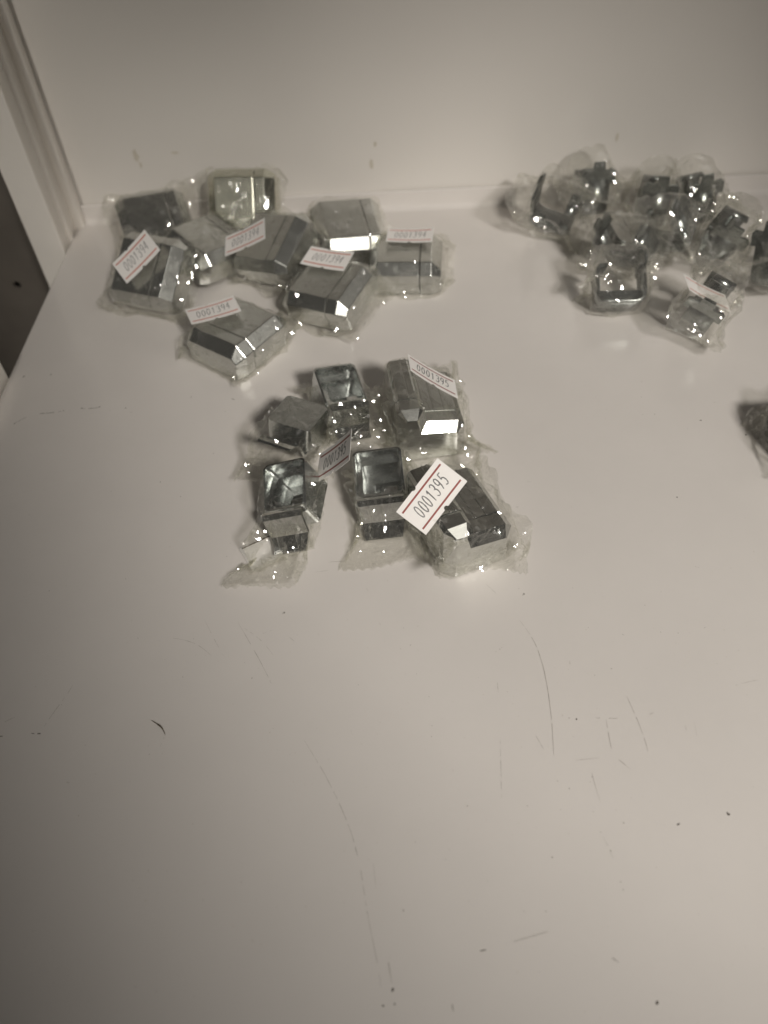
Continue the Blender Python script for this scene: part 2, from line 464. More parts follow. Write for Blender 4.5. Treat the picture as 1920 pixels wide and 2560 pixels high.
# a bent brown fibre lying on the shelf
hp = np.array([(-83.2, 112.9, .5), (-81.6, 112.0, .35), (-80.2, 111.0, .6), (-79.2, 110.0, .9), (-78.4, 108.8, .5), (-78.15, 108.2, .3)])
tt = np.linspace(0, 1, 19)
pp = np.stack([np.interp(tt, np.linspace(0, 1, 6), hp[:, i]) for i in range(3)], 1)
v, f = [], []
for i, p in enumerate(pp):
    r = 0.22 * math.sin(0.25 + 2.6 * i / 18) * random.uniform(0.7, 1.2)
    for j in range(6):
        a = j * math.pi / 3
        v.append(((p[0] + r * math.cos(a) * 0.8) * MM, (p[1] + r * math.cos(a) * 0.6) * MM, (p[2] + r * math.sin(a)) * MM))
for i in range(18):
    for j in range(6):
        f.append((i * 6 + j, i * 6 + (j + 1) % 6, i * 6 + 6 + (j + 1) % 6, i * 6 + 6 + j))
fib = link('fibre_scrap', mesh_pd('fibre_scrap', v, f), 'fibre')
tag(fib, 'short bent brown fibre lying on the bare shelf in the foreground', 'fibre')


# ------------------------------------------------------------------ trim pieces (all in mm, then scaled)
def hull2d(pts):
    pts = sorted(set(pts))
    def half(ps):
        h = []
        for p in ps:
            while len(h) > 1 and (h[-1][0] - h[-2][0]) * (p[1] - h[-2][1]) - (h[-1][1] - h[-2][1]) * (p[0] - h[-2][0]) <= 0:
                h.pop()
            h.append(p)
        return h
    a, b = half(pts), half(pts[::-1])
    return a[:-1] + b[:-1]


def prism_planes(poly, x0, x1):
    pl_ = [((-1, 0, 0), -x0), ((1, 0, 0), x1)]
    n_ = len(poly)
    for i in range(n_):
        (y0, z0), (y1, z1) = poly[i], poly[(i + 1) % n_]
        l_ = math.hypot(y1 - y0, z1 - z0)
        if l_ < 1e-6:
            continue
        ny, nz = (z1 - z0) / l_, -(y1 - y0) / l_
        pl_.append(((0, ny, nz), ny * y0 + nz * z0))
    return np.array([p[0] for p in pl_], float), np.array([p[1] for p in pl_], float)


# small stepped corner cover, length along x
A_L = 33.0
A_PROF = [(-13, -12), (-13, 10.3), (-11.6, 11.8), (-4.6, 11.8), (-3.0, 10.4), (-1.6, 4.6), (10.6, 3.2), (13, 1.0), (13, -12)]


def inset_prof(pr, d):
    """shrink an open profile by d towards its inside"""
    out_ = []
    for i, p in enumerate(pr):
        ns = []
        for a, b in ((i - 1, i), (i, i + 1)):
            if a < 0 or b >= len(pr):
                continue
            dy, dz = pr[b][0] - pr[a][0], pr[b][1] - pr[a][1]
            l_ = math.hypot(dy, dz)
            ns.append((dz / l_, -dy / l_))
        ny = sum(q_[0] for q_ in ns)
        nz = sum(q_[1] for q_ in ns)
        l_ = math.hypot(ny, nz)
        k = 1 / max(0.6, (ns[0][0] * ny + ns[0][1] * nz) / l_)
        out_.append((p[0] + d * ny / l_ * k, p[1] + d * nz / l_ * k))
    out_[0] = (out_[0][0], pr[0][1])
    out_[-1] = (out_[-1][0], pr[-1][1])
    return out_


def loft(name, rings, cap_end=False):
    bm_ = bmesh.new()
    R = [[bm_.verts.new(tuple(c * MM for c in p)) for p in r] for r in rings]
    k = len(rings[0])
    for a, b in zip(R[:-1], R[1:]):
        for i in range(k - 1):
            bm_.faces.new((a[i], a[i + 1], b[i + 1], b[i]))
    if cap_end:
        bm_.faces.new(R[-1])
    me = bpy.data.meshes.new(name)
    bmesh.ops.recalc_face_normals(bm_, faces=bm_.faces)
    bm_.normal_update()
    # recalculated normals of an open shell may point inward: force outward
    s = sum((f_.calc_center_median() - Vector((0, 0, -0.004))).dot(f_.normal) * f_.calc_area() for f_ in bm_.faces)
    if s < 0:
        bmesh.ops.reverse_faces(bm_, faces=bm_.faces)
    bm_.to_mesh(me)
    bm_.free()
    return me


PA_in = inset_prof(A_PROF, 3.4)
ME_A_body = loft('cover_body', [[(-A_L / 2, y, z) for y, z in A_PROF], [(A_L / 2 - 9.2, y, z) for y, z in A_PROF]])
ME_A_end = loft('cover_end', [[(A_L / 2 - 8.9, y, z) for y, z in A_PROF], [(A_L / 2 - 3.4, y, z) for y, z in A_PROF],
                              [(A_L / 2, y, z) for y, z in PA_in]], True)
ME_A_rib = box_mesh('inner_rib', -15.3 * MM, 6 * MM, -0.5 * MM, 0.5 * MM, -9 * MM, 5 * MM)
ME_A_ridge = box_mesh('face_ridge', -A_L / 2 * MM, (A_L / 2 - 9.3) * MM, -0.28 * MM, 0.28 * MM, -0.3 * MM, 0.22 * MM, 0.1 * MM, 1)
A_PLANES = prism_planes(hull2d(A_PROF), -A_L / 2, A_L / 2)

# larger square bevelled cover
B_X, B_Y, B_Z, B_B = 35.0, 34.0, 15.5, 4.6


def b_ring(x, skirt=True):
    hy, hz = B_Y / 2, B_Z / 2
    return [(x, -hy + .9, -hz), (x, -hy + .9, -hz + 6), (x, -hy, -hz + 6.6), (x, -hy, hz - B_B), (x, -hy + B_B, hz),
            (x, hy - B_B, hz), (x, hy, hz - B_B), (x, hy, -hz + 6.6), (x, hy - .9, -hz + 6), (x, hy - .9, -hz)]


def b_ring_end(x, d):
    hy, hz = B_Y / 2, B_Z / 2
    dd = d * 0.98
    return [(x, -hy + .9 + d * .5, -hz), (x, -hy + .9 + d * .5, -hz + 6), (x, -hy + d * .5, -hz + 6.6), (x, -hy + d * .5, hz - B_B - d * .5),
            (x, -hy + B_B, hz - dd), (x, hy - B_B, hz - dd), (x, hy - d * .5, hz - B_B - d * .5), (x, hy - d * .5, -hz + 6.6),
            (x, hy - .9 - d * .5, -hz + 6), (x, hy - .9 - d * .5, -hz)]


hx_ = B_X / 2
ME_B_body = loft('cover_body', [b_ring_end(-hx_, B_B), b_ring(-hx_ + B_B), b_ring(hx_ - 10.4)])
ME_B_end = loft('cover_end', [b_ring(hx_ - 10.0), b_ring(hx_ - B_B), b_ring_end(hx_, B_B)], True)
ME_B_rib = box_mesh('inner_rib', -12 * MM, 5 * MM, -0.6 * MM, 0.6 * MM, -8 * MM, 7.5 * MM)
n_, d_ = prism_planes(hull2d([(p[1], p[2]) for p in b_ring(0)]), -hx_, hx_)
c45 = math.sqrt(.5)
n_ = np.vstack([n_, [(c45, 0, c45), (-c45, 0, c45)]])
d_ = np.append(d_, [c45 * (hx_ + B_Z / 2 - B_B)] * 2)
B_PLANES = (n_, d_)

# rounded U clip with a cross-shaped tab
C_W, C_H, C_R, C_D, C_T = 22.0, 19.0, 5.0, 12.0, 1.3


def u_path(w, h, r):
    p = [(-w / 2, h / 2)]
    p += [(-w / 2 + r - r * math.cos(a), -h / 2 + r - r * math.sin(a)) for a in np.linspace(0, math.pi / 2, 7)]
    p += [(w / 2 - r + r * math.sin(a), -h / 2 + r - r * math.cos(a)) for a in np.linspace(0, math.pi / 2, 7)]
    p += [(w / 2, h / 2 - 3), (w / 2 - 1.5, h / 2 - 1), (w / 2 - 5, h / 2 - 0.6)]
    return p


upath = u_path(C_W, C_H, C_R)
bm = bmesh.new()
R0 = [bm.verts.new((x * MM, -C_D / 2 * MM, z * MM)) for x, z in upath]
R1 = [bm.verts.new((x * MM, C_D / 2 * MM, z * MM)) for x, z in upath]
for i in range(len(upath) - 1):
    bm.faces.new((R0[i], R0[i + 1], R1[i + 1], R1[i]))
ME_C_band = bm_mesh('clip_band', bm)
ty = [(-3, 0), (-3, -2), (-8.5, -2), (-8.5, 3.5), (-7, 5), (-3.2, 4.4), (-2.6, 8.6), (2.6, 8.6), (3.2, 4.4), (7, 5), (8.5, 3.5), (8.5, -2), (3, -2), (3, 0)]
bm = bmesh.new()
fv = [bm.verts.new((-C_W / 2 * MM, y * MM, (C_H / 2 + z) * MM)) for y, z in ty]
bm.faces.new(fv)
ME_C_tab = bm_mesh('cross_tab', bm)
ME_C_web = box_mesh('clip_web', -9.5 * MM, 9.3 * MM, -0.6 * MM, 0.6 * MM, -8.4 * MM, -2 * MM)
C_PLANES = prism_planes([(-8.6, -9.6), (8.6, -9.6), (8.6, 13), (4, 18.2), (-4, 18.2), (-8.6, 13)], -11.2, 11.2)

# upturned cover: an open stepped trough with a flat tongue
def rounded_ring(x0, x1, y0, y1, r, z, k=5):
    out_ = []
    for cx, cy, a0 in ((x1 - r, y1 - r, 0), (x0 + r, y1 - r, 90), (x0 + r, y0 + r, 180), (x1 - r, y0 + r, 270)):
        for a in np.linspace(a0, a0 + 90, k):
            out_.append((cx + r * math.cos(math.radians(a)), cy + r * math.sin(math.radians(a)), z))
    return out_


def ring_mesh(name, rings, close=True, cap0=False, cap1=False):
    bm_ = bmesh.new()
    R = [[bm_.verts.new(tuple(c * MM for c in p)) for p in r] for r in rings]
    k = len(R[0])
    for a, b in zip(R[:-1], R[1:]):
        for i in range(k):
            bm_.faces.new((a[i], a[(i + 1) % k], b[(i + 1) % k], b[i]))
    if cap0:
        bm_.faces.new(R[0][::-1])
    if cap1:
        bm_.faces.new(R[-1])
    return bm_mesh(name, bm_)


def tr(x0, x1, y0, y1, r, z):
    # rim that falls away towards the tongue
    out_ = []
    for x, y, zz in rounded_ring(x0, x1, y0, y1, r, z):
        t = max(0.0, (x + 2) / 5.0)
        out_.append((x, y, zz - min(1.0, t) * max(0, (zz + 2)) * 0.85))
    return out_


ME_D_trough = ring_mesh('trough', [rounded_ring(-17, 4, -10.5, 10.5, 2.4, -11), tr(-17, 4, -10.5, 10.5, 2.4, 10.5), tr(-16.0, 3.0, -9.5, 9.5, 1.6, 10.5),
                                   rounded_ring(-16.0, 3.0, -9.5, 9.5, 1.6, 3.5), rounded_ring(-13.6, 1.5, -7.2, 9.3, 1.2, 3.2),
                                   rounded_ring(-13.6, 1.5, -7.2, 9.3, 1.2, -5.5), rounded_ring(-9.0, 1.3, -3.0, 9.1, 1.0, -5.8),
                                   rounded_ring(-9.0, 1.3, -3.0, 9.1, 1.0, -9.5)], cap0=True, cap1=True)
bm = bmesh.new()
tg = [(3.9, 2.4), (5.2, 2.9), (6.6, 2.0), (10.2, -6.4), (12.4, -8.6), (17.5, -10.4)]
R0 = [bm.verts.new((x * MM, (-9.9 + 0.06 * k * k) * MM, z * MM)) for k, (x, z) in enumerate(tg)]
R1 = [bm.verts.new((x * MM, (9.9 - 0.10 * k * k) * MM, z * MM)) for k, (x, z) in enumerate(tg)]
for k in range(len(tg) - 1):
    bm.faces.new((R0[k], R0[k + 1], R1[k + 1], R1[k]))
ME_D_tongue = bm_mesh('tongue', bm)
for _me in (ME_D_trough, ME_D_tongue):
    _me.transform(Matrix.Diagonal((0.86, 0.86, 0.74, 1)))
ME_D_lug = box_mesh('step_lug', -2.2 * MM, 0.8 * MM, 1.3 * MM, 6.5 * MM, -7.0 * MM, 1.1 * MM, 0.3 * MM)
D_PLANES = prism_planes([(-10.5, -11), (10.5, -11), (10.5, 10.5), (-10.5, 10.5)], -17, 16.5)
cn = np.array([(15.5, 0, 13.5)]) / math.hypot(15.5, 13.5)
D_PLANES = (np.vstack([D_PLANES[0], cn]), 0.86 * np.append(D_PLANES[1] * np.array([1, 1] + [.86] * 4), (cn @ np.array([4.0, 0, 7.6]))[0]))

for me, mt in ((ME_A_ridge, 'chrome'), (ME_D_trough, 'chrome_in'), (ME_D_tongue, 'chrome'), (ME_D_lug, 'chrome'), (ME_A_body, 'chrome'), (ME_A_end, 'chrome'), (ME_A_rib, 'chrome_in'), (ME_B_body, 'chrome_satin'), (ME_B_end, 'chrome_satin'),
               (ME_B_rib, 'chrome_in'), (ME_C_band, 'satin'), (ME_C_tab, 'satin'), (ME_C_web, 'satin')):
    me.materials.append(M[mt])
for me in (ME_A_body, ME_A_end, ME_B_body, ME_B_end):
    me.materials.append(M['chrome_in'])
ME_C_band.shade_smooth()


def build_piece(kind, root):
    """the metal piece inside a packet: a part with sub-parts"""
    if kind == 'C':
        b = link('clip_band', ME_C_band, None, root)
        solid_mod(b, C_T * MM)
        t = link('cross_tab', ME_C_tab, None, b)
        solid_mod(t, C_T * MM)
        link('clip_web', ME_C_web, None, b)
        return
    if kind == 'D':
        b = link('trough', ME_D_trough, None, root)
        bevel_mod(b, 0.2 * MM, 2, 40)
        t = link('tongue', ME_D_tongue, None, root)
        solid_mod(t, 1.0 * MM)
        link('step_lug', ME_D_lug, None, b)
        return
    body, end, rib = (ME_A_body, ME_A_end, ME_A_rib) if kind == 'A' else (ME_B_body, ME_B_end, ME_B_rib)
    b = link('cover_body', body, None, root)
    e = link('cover_end', end, None, root)
    for o in (b, e):
        solid_mod(o, 1.2 * MM)
        o.modifiers['wall'].material_offset = 1
        bevel_mod(o, 0.35 * MM, 2, 28)
    if kind == 'A':
        for k, (y, z) in enumerate(((-5.6, 11.9), (-7.4, 11.9), (-2.45, 8.3), (-1.95, 6.2), (2.2, 4.25), (6.4, 3.75))):
            g_ = link('face_ridge', ME_A_ridge, None, b)
            g_.location = (0, y * MM, z * MM)
    ys = (-8, 6) if kind == 'A' else (-9, 9)
    for y in ys:
        r = link('inner_rib', rib, None, b)
        r.location.y = y * MM
        if kind == 'A':
            r.scale.z = 1.0 if y < 0 else 0.72
            r.location.z = 0.0 if y < 0 else -0.0020


# ------------------------------------------------------------------ price labels
DIG = {
    '0': [[(.5 + .42 * math.cos(a), .5 + .5 * math.sin(a)) for a in np.linspace(0, 2 * math.pi, 17)]],
    '1': [[(.2, .78), (.55, 1), (.55, 0)]],
    '3': [[(.08, .88), (.3, 1), (.65, 1), (.85, .86), (.85, .66), (.65, .54), (.38, .53)], [(.65, .54), (.92, .4), (.92, .16), (.68, 0), (.3, 0), (.05, .12)]],
    '9': [[(.9, .68), (.82, .9), (.5, 1), (.18, .9), (.1, .68), (.2, .5), (.5, .43), (.8, .5), (.9, .68), (.84, .3), (.6, 0)]],
    '5': [[(.9, 1), (.25, 1), (.18, .56), (.5, .64), (.82, .52), (.92, .3), (.8, .08), (.5, 0), (.12, .08)]],
    '4': [[(.72, 0), (.72, 1), (.06, .3), (.98, .3)]],
}
LW, LH = 22.5, 12.5


def curl(x, y, k):
    return k * (x / (LW / 2)) ** 2 + 0.35 * k * (y / (LH / 2)) * (x / (LW / 2))


def sheet(name, poly, z, k, mat, parent, thick=None):
    """flat outline filled as a grid-cut sheet that follows the label's curl"""
    bm_ = bmesh.new()
    bm_.faces.new([bm_.verts.new((x, y, 0)) for x, y in poly])
    for cx in np.linspace(-LW / 2, LW / 2, 13)[1:-1]:
        bmesh.ops.bisect_plane(bm_, geom=list(bm_.verts) + list(bm_.edges) + list(bm_.faces), plane_co=(float(cx), 0, 0), plane_no=(1, 0, 0))
    for v_ in bm_.verts:
        v_.co = Vector((v_.co.x * MM, v_.co.y * MM, (z + curl(v_.co.x, v_.co.y, k)) * MM))
    for f_ in bm_.faces:
        if f_.normal.z < 0:
            f_.normal_flip()
    me = bpy.data.meshes.new(name)
    bm_.to_mesh(me)
    bm_.free()
    o = link(name, me, mat, parent)
    if thick:
        solid_mod(o, thick * MM)
    return o


def strokes(lines, w, z, k):
    v_, f_ = [], []
    for ln in lines:
        P = np.array(ln, float)
        q_ = []
        for a, b in zip(P[:-1], P[1:]):
            for i in range(3):
                q_.append(a + (b - a) * i / 3)
        q_.append(P[-1])
        P = np.array(q_)
        t = np.gradient(P, axis=0)
        t /= np.linalg.norm(t, axis=1, keepdims=True) + 1e-9
        nn = np.stack([-t[:, 1], t[:, 0]], 1)
        s = len(v_)
        for p, n2, a in zip(P, nn, range(99)):
            hw = w / 2 * (0.7 + 0.6 * RNG.random())
            for sg in (1, -1):
                x, y = p + n2 * hw * sg
                v_.append((x * MM, y * MM, (z + curl(x, y, k)) * MM))
        for i in range(len(P) - 1):
            f_.append((s + 2 * i, s + 2 * i + 1, s + 2 * i + 3, s + 2 * i + 2))
    return mesh_pd('printed_number', v_, f_)


def build_label(root, number, frame, faded, k=0.5):
    k = 0.05 if number == '-' else k
    hw, hh = LW / 2, LH / 2
    nr = 0.85
    arc = [(nr * math.cos(a), -hh + nr * math.sin(a)) for a in np.linspace(math.pi, 0, 7)]
    arc2 = [(-1.6 + .8 * math.cos(a), hh - .55 * math.sin(a)) for a in np.linspace(0, math.pi, 6)]
    poly = [(-hw, -hh)] + arc + [(hw, -hh), (hw, hh)] + arc2 + [(-hw, hh)]
    o = sheet('price_label', poly, 0, k, 'label', root, 0.10)
    o.matrix_local = frame
    ink = 'salmon' if faded else 'red'
    blank = number == '-'
    if blank:
        number, ink = '', 'fibre'
    for y0 in ((hh - 0.9,) if blank else (hh - 2.3, -hh + 1.7)):
        sheet('red_stripe', [(-hw + .9, y0), (hw - 1.0, y0), (hw - 1.0, y0 + .62), (-hw + .9, y0 + .62)], 0.05, k, ink, o)
    lines = []
    cw, ch = 1.55, 4.6
    x0 = -7.6
    for i, c in enumerate(number):
        ox = x0 + i * 2.25 + random.uniform(-.05, .05)
        oy = -2.2 + 0.09 * i + random.uniform(-.12, .12)
        for ln in DIG.get(c, []):
            lines.append([(ox + px * cw + py * ch * 0.10, oy + py * ch) for px, py in ln])
    if lines:
        link('printed_number', strokes(lines, 0.30 if faded else 0.34, 0.05, k), 'ink_faded' if faded else 'ink', o)
    return o


# ------------------------------------------------------------------ packing film: a sealed tube relaxed over the piece
def relax_film(Rm, T, planes, dims, others, label, seed, nu, nv, ext, slack, puff=1.0, iters=200):
    """inextensible film tube (nu around, nv along) pulled on to a convex piece; returns verts in mm, world axes"""
    rg = np.random.default_rng(seed)
    (x0, x1), (y0, y1), (z0, z1) = dims
    w, h = y1 - y0, z1 - z0
    per = 2 * (w + h) * slack
    Lp = (x1 - x0) + ext[0] + ext[1]
    ru, rv = per / nu, Lp / (nv - 1)
    s = np.linspace(x0 - ext[0], x1 + ext[1], nv)
    a = np.linspace(0, 2 * math.pi, nu, endpoint=False)
    flat = np.clip(np.maximum((x0 - 1 - s) / max(ext[0] - 2, 1), (s - x1 - 1) / max(ext[1] - 2, 1)), 0, 1) ** 0.7
    off = max(0.8, (per / 0.93 - 2 * (w + h)) / 8)
    hy = (w / 2 + off) * (1 - flat) + flat * per / 4 * 0.62
    hz = (h / 2 + off) * (1 - flat) + flat * 0.25
    cy, cz = (y0 + y1) / 2, (z0 + z1) / 2
    ca, sa = np.cos(a), np.sin(a)
    sq = 0.72
    Y = cy + hy[:, None] * np.sign(ca) * np.abs(ca) ** sq
    Z = cz + hz[:, None] * np.sign(sa) * np.abs(sa) ** sq
    X = np.repeat(s[:, None], nu, 1)
    P = np.stack([X, Y, Z], 2)
    # low-frequency crumple to seed the folds
    for _ in range(26):
        k1, k2 = rg.integers(1, 12), rg.uniform(0.5, 7)
        ph = rg.uniform(0, 6.28)
        P += (rg.normal(size=3) * 0.7)[None, None, :] * np.sin(k1 * a[None, :, None] + k2 * 2 * math.pi * np.linspace(0, 1, nv)[:, None, None] + ph)
    P += rg.normal(size=P.shape) * 0.35
    # fins droop or stand by chance
    for e, sgn in ((0, -1), (1, 1)):
        t = np.clip((x0 - s) if e == 0 else (s - x1), 0, None)
        bend = rg.uniform(-0.6, 0.7)
        side = rg.uniform(-0.6, 0.6)
        tw = rg.uniform(-0.075, 0.075) * t
        yy, z2 = P[:, :, 1] - cy, P[:, :, 2] - cz
        c_, s_ = np.cos(tw)[:, None], np.sin(tw)[:, None]
        P[:, :, 1] = cy + yy * c_ - z2 * s_
        P[:, :, 2] = cz + yy * s_ + z2 * c_
        P[:, :, 2] += (bend * t)[:, None]
        P[:, :, 1] += (side * t)[:, None]
    ax = np.stack([s, np.full(nv, cy), np.full(nv, cz)], 1)
    W = P @ Rm.T + T
    AX = ax @ Rm.T + T
    hulls = [(planes[0] @ Rm.T, planes[1] + (planes[0] @ Rm.T) @ T)] + others
    restu = np.full((nv, nu), ru) * (1 + rg.normal(size=(nv, nu)) * 0.05)
    restv = np.full((nv - 1, nu), rv) * (1 + rg.normal(size=(nv - 1, nu)) * 0.05)
    for e in (0, 1):
        ph = rg.uniform(0, 6.28, 3)
        am = rg.uniform(0.15, 0.4)
        prof_ = 1 - am * (0.5 + 0.5 * np.cos(a + ph[0])) - 0.15 * np.cos(2 * a + ph[1])
        sel = (s[:-1] < x0) if e == 0 else (s[:-1] > x1)
        restv[sel] *= prof_[None, :]
    dg = math.hypot(ru, rv)
    seal = 2

    def con(A, B, rest, kc, ks=1.0):
        d = B - A
        l_ = np.sqrt((d * d).sum(-1)) + 1e-6
        e = l_ - rest
        e = np.where(e > 0, e * ks, e * kc)
        return d * (e / l_ * 0.5)[..., None]

    mir = (-np.arange(nu)) % nu
    out_d = np.maximum(x0 - s, s - x1)
    fin = np.clip(out_d / 5.0, 0, 1)[:, None, None]
    core = 1 - fin
    sh0, sh1 = rg.uniform(0.35, 0.8, 2)
    restu *= 1 - (np.where(s < 0.5 * (x0 + x1), sh0, sh1) * np.clip(out_d / 9.0, 0, 1))[:, None]
    # pinched points that stand proud of the piece and throw creases
    npk = 30
    pk = (rg.integers(2, nv - 2, npk), rg.integers(0, nu, npk))
    pdir = (W[pk] - AX[pk[0]])
    pdir /= np.linalg.norm(pdir, axis=1, keepdims=True) + 1e-6
    pdir = pdir * 0.8 + rg.normal(size=pdir.shape) * 0.5
    pdir *= rg.uniform(1.0, 5.5, npk)[:, None] * puff
    pin = W[pk] + pdir
    for it in range(iters):
        g = 1 - it / iters
        # suction towards the axis, gravity
        d = AX[:, None, :] - W
        l_ = np.sqrt((d * d).sum(-1, keepdims=True)) + 1e-6
        W = W + d / l_ * 0.055 * g * core
        W = W + (W[:, mir] - W) * 0.10 * fin
        W[pk] += (pin - W[pk]) * 0.5
        W[:, :, 2] -= 0.035 * (0.3 + g)
        for _ in range(3):
            acc = np.zeros_like(W)
            cnt = np.full(W.shape[:2], 1e-9)
            B = np.roll(W, -1, 1)
            c = con(W, B, restu, 0.9)
            acc += c
            acc -= np.roll(c, 1, 1)
            cnt += 2
            c = con(W[:-1], W[1:], restv, 0.9)
            acc[:-1] += c
            acc[1:] -= c
            cnt[:-1] += 1
            cnt[1:] += 1
            c = con(W[:-1], B[1:], dg, 0.4, 0.8)
            acc[:-1] += c
            acc[1:] -= np.roll(c, 1, 1)
            c = con(B[:-1], W[1:], dg, 0.4, 0.8)
            acc[:-1] += np.roll(c, 1, 1)
            acc[1:] -= c
            W = W + acc / np.sqrt(cnt)[..., None] * 0.75
            # welded ends
            for r_ in list(range(seal)) + list(range(nv - seal, nv)):
                mid = 0.5 * (W[r_] + W[r_][mir])
                W[r_] = mid + (W[r_] - mid) * 0.1
        # stay outside of the pieces, above the shelf, in front of the panel
        F = W.reshape(-1, 3)
        for nrm, dd in hulls:
            sd = F @ nrm.T - dd - 0.45
            k = sd.argmax(1)
            mx = sd[np.arange(len(F)), k]
            ins = mx < 0
            F[ins] -= nrm[k[ins]] * mx[ins][:, None]
        F[:, 2] = np.maximum(F[:, 2], 0.25 + 0.25 * np.abs(np.sin(F[:, 0] * 2.1 + F[:, 1] * 1.7)))
        F[:, 1] = np.minimum(F[:, 1], 413.0)
        W = F.reshape(nv, nu, 3)
    F = W.reshape(-1, 3)
    if label is not None:
        Lm, Lt = label
        q_ = (F - Lt) @ Lm
        lim = curl(q_[:, 0], q_[:, 1], 0.5) - 0.30
        near = (np.abs(q_[:, 0]) < LW / 2 + 1.5) & (np.abs(q_[:, 1]) < LH / 2 + 1.5) & (q_[:, 2] > lim) & (q_[:, 2] < 9)
        q_[near, 2] = lim[near]
        F = q_ @ Lm.T + Lt
    W = F.reshape(nv, nu, 3)
    # fine crackle of stiff film
    av = np.arange(nv)[:, None] * rv
    au = np.arange(nu)[None, :] * ru
    nb = np.zeros((nv, nu))
    for _ in range(22):
        th = rg.uniform(0, math.pi)
        fr_ = rg.uniform(0.5, 1.7)
        wob = rg.uniform(0.4, 1.6) * np.sin(av * rg.uniform(0.05, 0.25) + rg.uniform(0, 6)) * np.sin(au * rg.uniform(0.05, 0.25) + rg.uniform(0, 6))
        wv = np.abs(np.sin(fr_ * (av * math.cos(th) + au * math.sin(th)) * 0.5 + rg.uniform(0, 6.3) + wob))
        msk = np.clip(np.sin(av * rg.uniform(0.08, 0.3) + rg.uniform(0, 6)) + np.sin(au * rg.uniform(0.08, 0.3) + rg.uniform(0, 6)), 0, 1)
        nb += (1 - wv) ** 9 * rg.uniform(0.3, 1.0) * msk
    nb *= 0.85
    tu = np.roll(W, -1, 1) - np.roll(W, 1, 1)
    tv = np.gradient(W, axis=0)
    nn = np.cross(tu, tv)
    nn /= np.linalg.norm(nn, axis=2, keepdims=True) + 1e-6
    out_sign = np.sign((nn * (W - AX[:, None, :])).sum(-1, keepdims=True).mean())
    W = W + nn * out_sign * nb[..., None]
    W[..., 2] = np.maximum(W[..., 2], 0.2)
    # serrated cut along the two welded ends
    dv0 = W[0] - W[3]
    dv1 = W[-1] - W[-4]
    zz = ((np.minimum(np.arange(nu), mir) // 2) % 2)[:, None]
    W[0] += dv0 / (np.linalg.norm(dv0, axis=1, keepdims=True) + 1e-6) * (0.7 if nu > 70 else 0.3) * zz
    W[-1] += dv1 / (np.linalg.norm(dv1, axis=1, keepdims=True) + 1e-6) * (0.7 if nu > 70 else 0.3) * zz
    return W


def euler_m(z, y, x):
    return np.array(Matrix.Rotation(math.radians(z), 3, 'Z') @ Matrix.Rotation(math.radians(y), 3, 'Y') @ Matrix.Rotation(math.radians(x), 3, 'X'))


